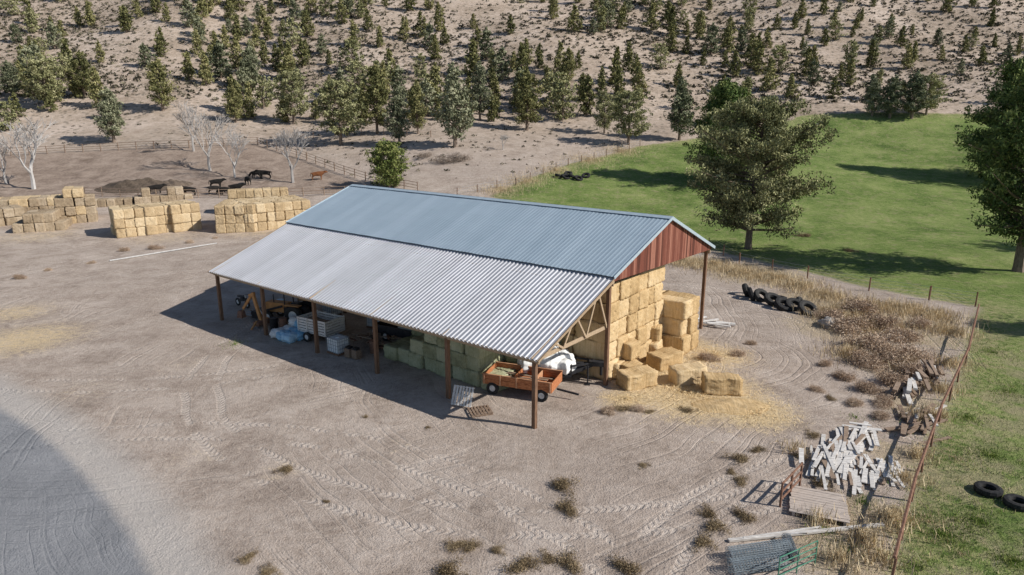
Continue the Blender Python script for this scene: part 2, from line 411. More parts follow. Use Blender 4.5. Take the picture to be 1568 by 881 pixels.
hs=t.ramp(t.m('ADD',t.m('MULTIPLY',n0,.5),t.m('MULTIPLY',hn,.5)),[(.36,(.27,.21,.155)),(.5,(.45,.36,.285)),(.63,(.60,.495,.415))])
vb=t.vor(t.vm('ADD',P,t.vm('MULTIPLY',t.n('ShaderNodeTexNoise').outputs[1],(.6,.6,.6))),.75)
bsp=t.m('MULTIPLY',t.ss(vb.outputs['Distance'],.15,.42,1,0),t.ss(t.noise(P,.12,2,.5),.34,.52))
hs=t.mix(t.m('MULTIPLY',bsp,.75),hs,(.115,.105,.08))
hill=t.ss(t.m('ADD',sep.outputs[1],t.m('MULTIPLY',n0,20)),125,190)
col=t.mix(hill,dirt,hs)
la=t.m('ADD',t.attr('lot'),t.m('MULTIPLY',t.m('SUBTRACT',n1,.5),5))
lc=t.ramp(t.m('ADD',t.m('MULTIPLY',n1,.6),t.m('MULTIPLY',n2,.4)),[(.38,(.18,.13,.10)),(.6,(.38,.295,.235))])
col=t.mix(t.m('MULTIPLY',t.ss(la,-1,2),.8),col,lc)
sa=t.m('ADD',t.attr('straw'),t.m('MULTIPLY',t.m('SUBTRACT',t.m('ADD',t.m('MULTIPLY',n2,.6),t.m('MULTIPLY',n3,.5)),.55),1.8))
col=t.mix(t.m('MULTIPLY',t.ss(sa,.2,.8),.85),col,t.mix(n3,(.48,.34,.17),(.84,.67,.41)))
wa=t.m('ADD',t.attr('weeds'),t.m('MULTIPLY',t.m('SUBTRACT',n2,.5),1.6))
col=t.mix(t.m('MULTIPLY',t.ss(wa,.25,.8),.75),col,t.mix(n3,(.26,.20,.12),(.58,.47,.32)))
fa=t.m('ADD',t.attr('field'),t.m('MULTIPLY',t.m('SUBTRACT',t.m('ADD',t.m('MULTIPLY',n1,.5),t.m('MULTIPLY',n2,.5)),.5),4.5))
gf=t.m('ADD',t.m('MULTIPLY',t.noise(P,.13,4,.7),.4),t.m('ADD',t.m('MULTIPLY',n2,.25),t.m('MULTIPLY',n3,.35)))
gr=t.ramp(gf,[(.37,(.05,.085,.024)),(.45,(.115,.17,.045)),(.52,(.18,.24,.07)),(.61,(.32,.345,.14))])
gr=t.mix(t.m('MULTIPLY',t.ss(t.noise(P,.8,4,.75),.50,.66),.65),gr,(.30,.27,.15))
gm=t.m('MULTIPLY',t.ss(sep.outputs[1],38,62,1,0),t.ss(n1,.44,.6))
gr=t.mix(t.m('MULTIPLY',gm,.6),gr,(.35,.295,.19))
fe=t.ss(t.attr('field'),0,5,.55,0)
gr=t.mix(t.m('MULTIPLY',fe,t.ss(n2,.4,.6)),gr,(.42,.345,.205))
col=t.mix(t.ss(fa,-.4,.6),col,gr)
ra=t.m('ADD',t.attr('road'),t.m('MULTIPLY',t.m('SUBTRACT',n2,.5),.6))
rc=t.ramp(t.m('ADD',t.m('MULTIPLY',n1,.4),t.m('MULTIPLY',t.noise(P,30,3,.7),.6)),[(.35,(.20,.205,.215)),(.65,(.36,.36,.37))])
col=t.mix(t.ss(ra,-2.8,-.8,0,.8),col,t.mix(n3,(.38,.345,.315),(.64,.60,.56)))
col=t.mix(t.ss(ra,-.2,.5),col,rc)
bh=t.m('ADD',t.m('MULTIPLY',n2,1.0),t.m('ADD',t.m('MULTIPLY',n3,.8),t.m('MULTIPLY',t.m('ADD',tr,ru),-.4)))
t.out(col,.95,bh,.8,.13,spec=.08)
me=quadmesh('ground',V,[M_ground],F=F,smooth=True)
for nm,ar in(('field',sdist(X,Y,field)),('road',sdist(X,Y,road)),('lot',sdist(X,Y,lot)),('straw',blobs(strawb)),('weeds',blobs(weedb))):
    a=me.attributes.new(nm,'FLOAT','POINT');a.data.foreach_set('value',np.clip(ar,-30,30).astype(np.float32).ravel())
place('ground',me,(0,0,0))
def infield(x,y): return float(sdist(np.array([x]),np.array([y]),field)[0])
# ------------------------------------------------------------------ trees
def conifer(seed,h,R,base=.12,nb=50,cl=3,nl=14,leaf=.3,cs=.6,fol=None,shape='jun',lean=0,sparse=0,asp=.5):
    rng=np.random.default_rng(seed);Q=[]
    npt=7;ph=rng.uniform(0,6,2)
    def tp(s): return np.array([math.sin(s*3+ph[0])*.02*h*s+lean*s*s*h,math.cos(s*2.6+ph[1])*.02*h*s,s*h])
    tr_=h*.022+.05
    Q+=tubeq([tp(-.03)]+[tp(s) for s in np.linspace(.03,.93,npt)],[tr_*1.35]+[tr_*(1-s*.92) for s in np.linspace(0,1,npt)],7)
    C=[];CV=[];SZ=[]
    az=rng.uniform(0,6)
    lobes=rng.uniform(.62,1.22,8)
    for k in range(nb):
        s=base+(1-base)*((k+.5)/nb)**.92*.97
        u=(s-base)/(1-base)
        if shape=='jun': prof=min(1,.6+u*2.2)*(1-u)**.6
        elif shape=='cone': prof=min(1,.75+u*2)*(1-u)**.85
        else: prof=(math.sin(math.pi*min(1,.16+u*.80)))**.7
        az+=2.4+rng.uniform(-.4,.4)
        rr=R*prof*rng.uniform(.55,1.15)*lobes[int((az%6.283)/6.283*8)]
        if sparse and rng.uniform()<sparse*(.4+.6*u): continue
        if rng.uniform()<.08: rr*=1.25
        p0=tp(s*.94);el=rng.uniform(.05,.6) if shape!='cone' else rng.uniform(-.1,.5)
        d=np.array([math.cos(az),math.sin(az),el])
        p1=p0+d*rr;p1[2]=min(p1[2],h*1.02)
        mid=(p0+p1)/2+np.array([0,0,-.03*rr])
        br=max(.018,tr_*.35*(1-u*.7))
        Q+=tubeq([p0,mid,p1],[br,br*.7,br*.25],4)
        m=max(1,int(round(cl*(.5+prof))))
        for j in range(m):
            f=1-.62*(j/max(1,m))+rng.uniform(-.08,.05)
            c=p0+(p1-p0)*f+rng.normal(size=3)*cs*.35*np.array([1,1,.7])
            C.append(c);SZ.append(cs*rng.uniform(.5,1.2)*(1-.4*u))
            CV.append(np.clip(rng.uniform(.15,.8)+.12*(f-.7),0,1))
    for j in range(4):
        C.append(tp(.97-.03*j)+rng.normal(size=3)*cs*.12);SZ.append(cs*(.3+.07*j));CV.append(.5)
    C=np.array(C);SZ=np.array(SZ);CV=np.array(CV)
    n=len(C);k=nl
    o=rng.normal(size=(n,k,3));o/=np.linalg.norm(o,axis=2)[:,:,None];o*=rng.uniform(.25,1,(n,k,1))**.6
    o[:,:,2]*=.85
    pos=(C[:,None,:]+o*SZ[:,None,None]).reshape(-1,3)
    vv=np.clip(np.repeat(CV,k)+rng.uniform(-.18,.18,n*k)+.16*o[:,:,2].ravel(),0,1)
    pos[:,2]=np.maximum(pos[:,2],.25)
    LQ=leafq(pos,leaf*rng.uniform(.6,1.25,(len(pos),1)),rng,asp,.7)
    T=np.array(Q);V=np.vstack([T,LQ])
    mi=np.concatenate([np.zeros(len(T)//4),np.ones(len(pos))])
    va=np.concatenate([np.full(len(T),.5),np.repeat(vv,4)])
    return quadmesh('tree_mesh',V,[M_bark,fol or M_jun],mi,va)
far=[conifer(100+i,8,2.0+.4*(i%4),.04,36,3,14,.28,.72,[M_jun,M_jun,M_jung,M_junl,M_jun][i%5],['jun','cone','jun','round','cone'][i%5],asp=.5,lean=(i%3-1)*.03) for i in range(12)]
mids=[conifer(200+i,13,3.8+.5*(i%3),.13,80,4,22,.24,.85,[M_jung,M_jun,M_junl][i%3],['jun','jun','round'][i%3],sparse=.14,asp=.45) for i in range(6)]
def tree_at(px,py,ty,me,h0,name='juniper_tree',rz=None,wide=1):
    g=G(px,py);h=topz(px,py,ty);k=h/h0
    return place(name,me,g-Vector((0,0,.15)),random.uniform(0,6) if rz is None else rz,(k*wide,k*wide,k))
MT="175,218,130,1.15,0 522,222,118,1.1,2 578,205,95,.85,1 612,222,128,1,0 697,225,92,1,0 807,200,102,1.1,4 735,185,90,.8,3 925,205,135,.85,5 962,222,135,1.1,2 1040,215,115,1,0 250,170,85,1.1,4 450,190,105,1,2 72,165,80,1.2,5 20,150,90,1.2,3 640,205,120,.8,4 385,140,70,1.1,0 362,188,130,1,1 130,150,75,1,1 870,130,70,1,4"
for p in MT.split():
    a=p.split(',');tree_at(float(a[0]),float(a[1]),float(a[2]),mids[int(a[4])],13,wide=float(a[3]))
for x,y,ty,wd in((1335,178,120,1.2),(1362,181,112,1.2),(1395,182,105,1.3),(1418,176,112,1.2)):
    tree_at(x,y,ty,mids[(int(x))%6],13,wide=wd)
tree_at(597,288,214,conifer(301,9,4.2,.05,80,5,26,.2,.8,foliage_mat('bright_juniper_foliage',[(0,(.05,.08,.02)),(.4,(.15,.19,.06)),(.7,(.26,.29,.10)),(1,(.36,.35,.15))]),'round'),9,wide=1)
big1=conifer(401,18,6.8,.13,130,8,42,.19,1.15,M_junl,'round',sparse=.2,lean=.05,asp=.42)
tree_at(1145,381,140,big1,18,rz=.3,wide=.95)
big2=conifer(402,18,5.6,.08,150,7,34,.2,1.05,M_pine,'jun',asp=.4)
tree_at(1104,282,113,big2,18,'conifer_tree',wide=1.25)
big3=conifer(403,21,6.3,.17,150,7,34,.2,1.05,M_pine,'round',sparse=.2,asp=.4)
tree_at(1558,416,75,big3,21,'conifer_tree',rz=1,wide=.98)
tree_at(1535,275,75,big2,18,'conifer_tree',rz=3,wide=1.15)
tree_at(1650,285,70,big3,21,'conifer_tree',rz=4,wide=1)
place('conifer_tree',big2,(57,43,-.1),1,.95)
place('conifer_tree',big3,(84,72,-.1),2,.95)
def bare(seed,h,spread=.5,depth=5):
    rng=random.Random(seed);Q=[]
    def rec(p,d,l,r,k):
        q=p+d*l;m=(p+q)/2+Vector((rng.uniform(-1,1),rng.uniform(-1,1),0))*l*.06
        Q.extend(tubeq([p,m,q],[r,r*.85,r*.65],3 if k<depth-1 else 5))
        if k==0:return
        for _ in range(3):
            ax=Vector((rng.uniform(-1,1),rng.uniform(-1,1),rng.uniform(-.3,.6)))
            nd=(d+ax*spread*1.2).normalized()
            rec(p+d*l*rng.uniform(.55,1),nd,l*rng.uniform(.68,.86),max(.024,r*.55),k-1)
    rec(Vector((0,0,-.2)),Vector((0,0,1)),h*.27,h*.02,depth)
    return quadmesh('bare_tree_mesh',np.array([tuple(v) for v in Q]),[M_bare])
bares=[bare(5,10),bare(6,10),bare(9,10),bare(12,10)]
for k,(x,y,ty,wd) in enumerate(((52,290,165,1.2),(322,262,150,1),(360,272,180,.9),(449,280,175,1.1),(297,232,145,1),(10,282,190,1))):
    tree_at(x,y,ty,bares[k%4],9,'bare_tree',wide=wd)
wood=[];pts=[]
cand=RNG.uniform(0,1,(22000,2))
def dens(x,y):
    d=.26+.40*math.sin(x*.035+1.3)*math.sin(y*.045+.4)+.2*math.sin(x*.09+y*.07)
    if y<205 and x<40: d+=.06
    if x>70: d=d*.6+.08
    if x>20 and y<180: d*=.2
    return max(.06,d)*.33
grid={}
for a,b in cand:
    y=154+a*180;hw=y*.80+25;x=(b*2-1)*hw
    if y<162 and -100<x<45: continue
    if x>25 and infield(x,y)>-4: continue
    if random.random()>dens(x,y): continue
    k=(int(x//6),int(y//6));ok=True
    for i1 in(-1,0,1):
        for j1 in(-1,0,1):
            for (u,v) in grid.get((k[0]+i1,k[1]+j1),[]):
                if (u-x)**2+(v-y)**2<(20 if x<70 else 32): ok=False
    if not ok: continue
    grid.setdefault(k,[]).append((x,y));pts.append((x,y))
    if len(pts)>=620: break
for x,y in pts:
    s=random.uniform(.55,1.2)*(.8 if x>70 else 1)*(1.08 if y<210 else 1)
    wood.append(place('tree',far[random.randrange(12)],(x,y,h1(x,y)-.2),random.uniform(0,6),(s*random.uniform(.9,1.15),)*2+(s,)))
group('juniper_woodland',wood,(0,220,30))
def sage(n,y0,y1,smin,smax,q,leaf):
    yy=y0+RNG.uniform(0,1,n)*(y1-y0);xx=RNG.uniform(-1,1,n)*(yy*.82+30)
    keep=(np.sin(xx*.06+yy*.02)+np.sin(yy*.09-xx*.03)+RNG.uniform(-1.3,1.8,n))>-.5
    keep&=sdist(xx,yy,field)<-1.5
    keep&=sdist(xx,yy,lot)<0
    xx,yy=xx[keep],yy[keep];n=len(xx)
    s=RNG.uniform(smin,smax,n)
    base=np.stack([xx,yy,H(xx,yy)],1)
    o=RNG.normal(size=(n,q,3));o/=np.linalg.norm(o,axis=2)[:,:,None];o[:,:,2]=np.abs(o[:,:,2])*.7
    pos=(base[:,None,:]+o*s[:,None,None]*RNG.uniform(.4,1,(n,q,1))).reshape(-1,3)
    v=np.clip(np.repeat(RNG.uniform(.1,.9,n),q)+RNG.uniform(-.2,.2,n*q),0,1)
    return leafq(pos,np.repeat(s,q)[:,None]*leaf,RNG,.6,.3),np.repeat(v,4)
s1=sage(24000,180,320,.35,1.05,8,.46);s2=sage(2200,120,185,.2,.6,10,.4)
place('sagebrush',quadmesh('sagebrush',np.vstack([s1[0],s2[0]]),[M_sage],v=np.concatenate([s1[1],s2[1]])),(0,0,0))
# ------------------------------------------------------------------ barn
mb=MB();EA,EM,ER,EB=4.0,6.8,9.25,6.35;LEN=30.5;WB=7.2;WR=14.1;WBk=21.2
OH=.4
for k in range(6):
    a=k*6.1
    for b,h in((0,EA-.15),(WB,EM-.1),(WBk,EB-.1)):
        mb.box(L(a,b,h/2-.15),(.22,.22,h+.3),PHI,0)
    mb.beam(L(a,-.3,EA-.17),L(a,WB,EM-.12-.17),.07,.22,1)
    mb.beam(L(a+.1,.0,EA-.35),L(a+.1,WB,EA-.35),.07,.22,1)
    prev=L(a,.3,EA-.35)
    for j in range(1,7):
        b=.3+j*(WB-.4)/6;zt=EA+(EM-EA)*b/WB-.2
        p=L(a,b,zt if j%2 else EA-.35)
        mb.beam(prev,p,.06,.12,1);prev=p
    mb.beam(L(a,WB,EM-.2),L(a,WR,ER-.2),.07,.25,1);mb.beam(L(a,WR,ER-.2),L(a,WBk,EB-.2),.07,.25,1)
    if k: mb.beam(L(a,WB,EB-.1),L(a,WBk,EB-.3),.07,.25,1)
    for j in(1,2,3):
        b=WB+j*(WR-WB)/3.5
        if k: mb.beam(L(a,b,EB-.2),L(a,b+.8,EM+(ER-EM)*(b+.8-WB)/(WR-WB)-.3 if b+.8<WR else ER-.4),.06,.12,1)
o1=mb.obj('posts_and_trusses',[M_wood,M_lumber],.01)
mb=MB()
for b,z in((-.05,EA-.28),(WB,EM-.5),(WBk,EB-.4)):
    mb.beam(L(-.3,b,z),L(LEN+.4,b,z),.10,.26,0)
mb.beam(L(-.38,-.3,EA-.17),L(LEN+.5,-.3,EA-.17),.04,.16,0)
for j in range(1,7):
    f=j/7;mb.beam(L(-.3,f*WB,EA+(EM-EA)*f-.08),L(LEN+.4,f*WB,EA+(EM-EA)*f-.08),.05,.1,0)
for j in range(1,6):
    f=j/6
    for b0,b1,e0 in((WB,WR,EM),(WBk,WR,EB)):
        b=b0+(b1-b0)*f;mb.beam(L(-.3,b,e0+(ER-e0)*f-.08),L(LEN+.4,b,e0+(ER-e0)*f-.08),.05,.1,0)
mb.beam(L(-.37,-.3,EA-.22),L(-.37,WB-.1,EM-.24),.04,.2,0)
o2=mb.obj('beams_and_purlins',[M_lumber],.008)
def roofsheet(name,b0,z0,b1,z1,a0,a1,mat,pitch,amp,rows=6):
    p=[];a=a0;k=0
    prof=[(0,0),(.42,0),(.58,1),(.84,1)]
    while a<a1:
        for u,v in prof: p.append((a+u*pitch,v*amp))
        a+=pitch
    n=Vector((0,0,1))-B*((z1-z0)/(b1-b0));n.normalize()
    V=[];F=[];m=len(p)
    for r in range(rows+1):
        f=r/rows
        for a,h in p:
            w=.008*math.sin(a*1.3+r*2.1)+.006*math.sin(a*3.7-r)
            V.append(tuple(L(a,b0+(b1-b0)*f,z0+(z1-z0)*f)+n*(h+w)))
    for r in range(rows):
        for i in range(m-1): F.append((r*m+i,r*m+i+1,(r+1)*m+i+1,(r+1)*m+i))
    me=bpy.data.meshes.new(name);me.from_pydata(V,[],F);me.materials.append(mat)
    return place(name,me,(0,0,0))
sl_=(EM-EA)/WB;su=(ER-EM)/(WR-WB);sr=(ER-EB)/(WBk-WR)
o3=roofsheet('lean_to_roof',-.36,EA-.36*sl_,WB+.1,EM+.1*sl_-.03,-OH,LEN+.6,M_roofL,.30,.045)
o4=roofsheet('upper_roof',WB-.28,EM-.28*su+.10,WR,ER+.09,-OH-.04,LEN+.6,M_roofU,.30,.014)
o5=roofsheet('rear_roof',WBk+.4,EB-.4*sr+.09,WR,ER+.09,-OH-.04,LEN+.6,M_roofU,.30,.022)
mb=MB()
mb.beam(L(-.5,WR-.16,ER+.10),L(LEN+.6,WR-.16,ER+.10),.36,.02,0,up=(Vector((0,0,1))-B*su));mb.beam(L(-.5,WR+.16,ER+.10),L(LEN+.6,WR+.16,ER+.10),.36,.02,0,up=(Vector((0,0,1))+B*sr))
for a in(-OH-.08,LEN+.66):
    mb.beam(L(a,WB-.3,EM-.04),L(a,WR,ER+.05),.04,.2,0);mb.beam(L(a,WR,ER+.05),L(a,WBk+.4,EB-.12),.04,.2,0)
    mb.beam(L(a,-.36,EA-.16),L(a,WB-.3,EM-.16),.03,.12,1)
o6=mb.obj('roof_trim',[M_trim,M_lumber])
vs=[];fs=[]
for a in(-.28,LEN+.35):
    k=len(vs)
    for d in(0,.05 if a<0 else -.05):
        vs+=[tuple(L(a+d,WB-.1,EM-.35)),tuple(L(a+d,WBk+.2,EB-.25)),tuple(L(a+d,WBk+.2,EB-.08)),tuple(L(a+d,WR,ER-.02)),tuple(L(a+d,WB-.1,EM-.06))]
    fs+=[(k,k+1,k+2,k+3,k+4),(k+9,k+8,k+7,k+6,k+5),(k,k+5,k+6,k+1)]
me=bpy.data.meshes.new('gable_boards');me.from_pydata(vs,[],fs);me.materials.append(M_red)
o7=place('gable_boards',me,(0,0,0))
group('pole_barn',[o1,o2,o3,o4,o5,o6,o7],P0)
# ------------------------------------------------------------------ bales
def bale_mesh(seed,lx,ly,lz,mat):
    bm=bmesh.new();bmesh.ops.create_cube(bm,size=1)
    bmesh.ops.subdivide_edges(bm,edges=bm.edges[:],cuts=10,use_grid_fill=True)
    rng=random.Random(seed)
    for v in bm.verts:
        p=v.co*2
        e=sorted([abs(p.x),abs(p.y),abs(p.z)])
        k=1-.022*max(0,(e[1]-.75)/.25)**2-.015*max(0,(e[0]-.75)/.25)
        v.co=Vector((p.x*lx/2*k,p.y*ly/2*k,p.z*lz/2*k))+Vector([rng.gauss(0,.022) for _ in range(3)])
        v.co.y+=.03*math.sin(v.co.x*5+seed);v.co.z+=.02*math.sin(v.co.x*4+seed*2)
        v.co.z+=lz/2
    me=bpy.data.meshes.new('bale');bm.to_mesh(me);bm.free();me.materials.append(mat)
    me.polygons.foreach_set('use_smooth',[True]*len(me.polygons))
    return me
BL,BW,BH,BG=2.4,1.21,1.22,.925
bs=[bale_mesh(i,BL,BW,BH,M_bale) for i in range(3)]
bl_=[bale_mesh(50+i,BL,BW,1.0,M_bale) for i in range(3)]
by=[bale_mesh(5+i,BL,BW,BH,M_baley) for i in range(3)]
bo=[bale_mesh(10+i,BL,BW,BH,M_baleold) for i in range(2)]
bgn=[bale_mesh(20+i,BL,BW,BG,M_baleg) for i in range(3)]
def stack(name,org,dr,cells,meshes,jit=.035,hh=1.215):
    org=Vector(org);d=Vector((dr[0],dr[1],0)).normalized();c=Vector((-d.y,d.x,0))
    base=math.atan2(c.y,c.x);ob=[]
    for (i,j,k) in cells:
        p=org+d*(i+.5)*(BW+.0)+c*(j+.5)*(BL+.02)+Vector((0,0,k*hh))
        p+=Vector((random.gauss(0,jit),random.gauss(0,jit),0))
        ob.append(place('bale',random.choice(meshes),p,base+random.gauss(0,.015)+(math.pi if random.random()<.5 else 0)))
    return group(name,ob,org)
cells=[(i,j,k) for i in range(6) for j in range(2) for k in range(5)]
stack('straw_bale_stack',L(.2,7.7),B,cells,bs,.07)
cells=[(i,0,k) for i in range(2) for k in range(3)]+[(0,1,k) for k in range(4)]+[(1,1,k) for k in range(3)]
stack('straw_bale_stack',L(-1.4,14.9),B,cells,bs,.07)
cells=[]
for i in range(-1,7):
    for j in range(2):
        hgt=[2,4,4,4,4,3,2,1][i+1]+(0 if j==0 else 1)
        for k in range(max(1,min(hgt-(1 if j==0 else 0),5))): cells.append((i,-j-1,k))
stack('hay_bale_stack',L(5.6,2.2),A,cells,bgn,.07,.92)
stack('hay_bale_stack',L(3.6,5.6),A,[(i,-1,k) for i in range(2) for k in range(3-i)],bgn,.05,.92)
loose=[(972,597,25,0),(1052,591,14,0),(1103,607,-6,0),(1015,566,38,0),(950,580,-38,0),(925,578,-38,0),(985,548,-30,0),(985,545,-20,1.0),(948,572,-38,1.0),(1030,512,-38,0),(905,568,-38,0),(915,566,-34,1.0)]
for x,y,r,z in loose:
    g=G(x,y)+Vector((.2,.6,z));o=place('straw_bale',random.choice(bl_),g,math.radians(r),(.9*random.uniform(.92,1.05),1,random.uniform(.92,1.05)))
    if z==0: o.rotation_euler[0]=random.uniform(-.09,.09);o.rotation_euler[1]=random.uniform(-.09,.09)
def ystack(x0,y0,x1,y1,n,rows,h,meshes,hh=None,name='straw_bale_stack'):
    a=G(x0,y0);b=G(x1,y1);d=(b-a);cells=[]
    for i in range(n):
        for j in range(rows):
            for k in range(hh[i] if hh else h): cells.append((i,j,k))
    a.z=h1(a.x,a.y)-.02
    return stack(name,a,d,cells,meshes,.05)
ystack(178,366,222,361,4,2,3,by);ystack(226,361,262,356,3,2,3,by);ystack(267,357,303,352,3,2,3,by)
ystack(332,358,378,356,4,3,3,by);ystack(382,356,460,347,7,3,3,by)
ystack(88,345,132,341,4,2,3,bo+by[:1],hh=[3,4,4,3]);ystack(20,358,75,354,5,2,2,bo,hh=[1,2,2,2,1]);ystack(-40,352,12,346,5,2,2,bo)
ystack(-30,334,70,326,8,2,2,bo+by[:1])
ystack(136,319,200,314,5,1,1,bo);ystack(206,314,282,306,7,1,2,bo,hh=[1,2,1,1,2,2,1])
ystack(352,330,430,324,7,1,3,by)
def straw_scatter(name,bl,n,mat,h,w,lean,zs=.0):
    B_=[]
    for x,y,r,s in bl:
        m=int(n*s*r*r);a=RNG.uniform(0,6.283,m);q=r*np.abs(RNG.normal(0,.5,m))
        xx=x+np.cos(a)*q;yy=y+np.sin(a)*q
        B_.append(np.stack([xx,yy,H(xx,yy)+zs*RNG.uniform(0,1,m)*np.exp(-(q/r*2)**2)],1))
    b=np.vstack(B_);n=len(b)
    cl=np.clip(.5+.5*np.sin(b[:,0]*2.1+1)*np.sin(b[:,1]*2.7),0,1)
    V=blades(b,RNG.uniform(.4,1,n)*h*(.5+.7*cl),RNG.uniform(.6,1.2,n)*w,lean,RNG)
    return place(name,quadmesh(name,V,[mat],v=np.repeat(np.clip(RNG.uniform(0,1,n)*.6+.4*cl,0,1),4)),(0,0,0))
straw_scatter('loose_straw',[b for b in strawb if b[3]>=.61],220,M_straw,.07,.02,4.0,.12)
straw_scatter('dry_grass',[(*G(x,y).xy,r,s) for x,y,r,s in((1045,402,3.5,1),(1090,408,3.5,1),(1130,418,3.5,1),(1180,428,3.5,1),(1225,440,3,1),(1265,455,3,1),(1290,480,3,1),(1310,500,3,1),(1350,500,3,1),(1330,470,3,1),(1380,475,3,1),(1340,540,2.5,1),(1380,560,2,1),(1430,485,3,.9),(1455,510,2.5,1),(1300,545,2.2,.8),(1250,480,2,.8),(1440,600,1.5,1),(1400,640,1.3,.8),(1385,735,1.2,1),(1365,800,1.4,1.1),(1320,830,1.4,.7),(1285,860,1.3,.7),(1350,860,1.2,.8),(1250,800,1,.7),(1215,690,1,.5),(1450,560,1.5,1),(1405,700,1,1),(1430,640,1,1.2),(950,232,6,.35),(900,246,6,.35),(850,262,5,.4),(805,278,5,.4),(765,292,5,.4))],170,M_dry,.7,.022,.7)
straw_scatter('green_grass_tufts',[(*G(x,y).xy,r,s) for x,y,r,s in((1520,700,5,.6),(1500,800,4,.8),(1440,820,3,1),(1540,600,6,.35),(1480,640,3,.6),(1550,860,3,.8),(1400,870,2,1),(1320,770,1,1.4),(1310,640,.8,.8),(1290,840,1.4,1.4),(1260,815,1,1.2),(1520,540,6,.25),(360,528,1.2,.8))],190,M_grassb,.16,.014,1.0)
straw_scatter('yellow_grass_tufts',[(*G(x,y).xy,r,s) for x,y,r,s in((1490,560,3,.25),(1460,700,2,.5),(1420,800,2,.6),(1530,760,3,.2),(1470,850,2,.3),(360,520,2,.15))],150,M_dry,.2,.014,1.0)
def shrub(seed,q,leaf,mat,flat=.8,asp=.14,k=14):
    rng=np.random.default_rng(seed)
    cc=rng.normal(size=(k,3))*np.array([.38,.38,.2]);cc[:,2]=np.abs(cc[:,2])+.12
    o=rng.normal(size=(k,q,3))*.2
    pos=(cc[:,None]+o).reshape(-1,3);pos[:,2]=np.abs(pos[:,2])*flat
    v=np.clip(np.repeat(rng.uniform(.2,.8,k),q)+rng.uniform(-.3,.3,k*q),0,1)
    return quadmesh('shrub_mesh',leafq(pos,leaf*rng.uniform(.5,1.3,(k*q,1)),rng,asp,.6),[mat],v=np.repeat(v,4))
tw=[shrub(i,170,.07,M_olive,asp=.25) for i in range(3)]+[shrub(9,260,.055,M_weed,asp=.28,k=20),shrub(10,260,.055,M_weed,asp=.28,k=20),shrub(12,90,.16,M_twig,asp=.07)]
for x,y,s in((860,745,.75),(868,781,.62),(1135,705,.55),(1160,691,.4),(1133,739,.5),(1140,794,.6),(1096,810,.6),(1085,790,.5),(1078,834,.6),(700,838,.45),(722,838,.4),(800,868,.7),(685,877,.6),(870,866,.6),(960,872,.55),(840,860,.4),(380,857,.35),(1245,668,.4),(1272,612,.4),(955,628,.5),(1052,630,.4),(440,722,.4),(1235,362,.8),(1300,385,.7),(1225,362,.7),(410,878,.4),(985,715,.3),(1225,700,.4),(1256,742,.5),(995,632,.35),(655,655,.2),(780,560,.2),(1120,725,.3),(760,845,.3),(500,770,.2),(560,640,.2)):
    sz=s*random.uniform(.85,1.1)*.9;place('tumbleweed',tw[random.randrange(3)],G(x,y),random.uniform(0,6),(sz*1.2,sz*1.1,sz*.95))
for x,y,s in((1300,505,1.9),(1335,535,1.9),(1365,556,1.8),(1392,548,1.5),(1318,478,1.8),(1345,500,1.7),(1275,490,1.4),(1380,520,1.5),(1405,575,1.2),(1410,500,1.2),(1130,545,.7),(1085,552,.8),(1150,528,.5),(1290,580,.8),(1330,600,.9),(1350,620,.8),(1265,560,.6),(1370,590,1.2),(1325,560,1.4),(930,632,.6),(975,630,.5),(1310,620,.6),(1250,600,.5),(1350,640,.6),(30,427,.7),(190,385,.8),(238,382,.9),(290,372,.7),(405,350,.8),(140,404,.5),(75,415,.5),(330,366,.5)):
    place('dry_brush',tw[random.choice((3,4))],G(x,y),random.uniform(0,6),(s*random.uniform(.9,1.1),s*.9,s*.85))
for x,y,s in((690,248,3),(705,243,2.4),(650,240,2)): place('dead_brush_pile',tw[5],G(x,y),random.uniform(0,6),(s*1.4,s,s*.7))
place('bare_bush',bares[1],G(770,230),0,(.5,.5,.42))
# ------------------------------------------------------------------ fences
def fence(name,pts,h,sp,mats,rails,pw=.06,rr=.02):
    mb=MB();first=None
    for (x0,y0),(x1,y1) in zip(pts,pts[1:]):
        a,b=G(x0,y0),G(x1,y1);n=max(1,int((b-a).length/sp))
        prev=None
        for i in range(n+1):
            p=a.lerp(b,i/n);p.z=h1(p.x,p.y);first=first or p.copy()
            ln=Vector((random.gauss(0,.03),random.gauss(0,.03),0))
            mb.cyl(p-Vector((0,0,.2)),p+ln*h+Vector((0,0,h*random.uniform(.95,1.06))),pw,pw*.9,6,0)
            if prev is not None:
                for f in rails: mb.cyl(prev+Vector((0,0,h*f)),p+Vector((0,0,h*f)),rr,rr,5,1)
            prev=p
    return mb.obj(name,mats,loc=first)
fence('wire_fence',[(1085,380),(1132,405),(1236,427),(1330,446),(1422,460),(1493,470)],1.25,3.6,[M_rust,M_galv],(.95,.7,.45,.2),.06,.008)
fence('pipe_fence',[(1495,488),(1478,560),(1437,650),(1395,770),(1362,900)],1.15,3.0,[M_rust,M_rust],(1,),.05,.065)
fence('wire_fence',[(980,224),(870,254),(790,284),(700,300)],1.3,3.5,[M_wood,M_galv],(.95,.6,.3),.07,.012)
fence('corral_fence',[(-40,240),(100,234),(290,227),(395,222),(470,246),(560,278),(640,294)],1.6,3.2,[M_brownw,M_brownw],(.95,.65,.35),.09,.045)
fence('corral_fence',[(130,300),(240,304),(400,303),(560,296)],1.4,3.0,[M_brownw,M_brownw],(.95,.6,.3),.08,.045)
fence('wire_fence',[(395,222),(520,205),(660,210)],1.3,5,[M_wood,M_galv],(.95,.5),.07,.012)
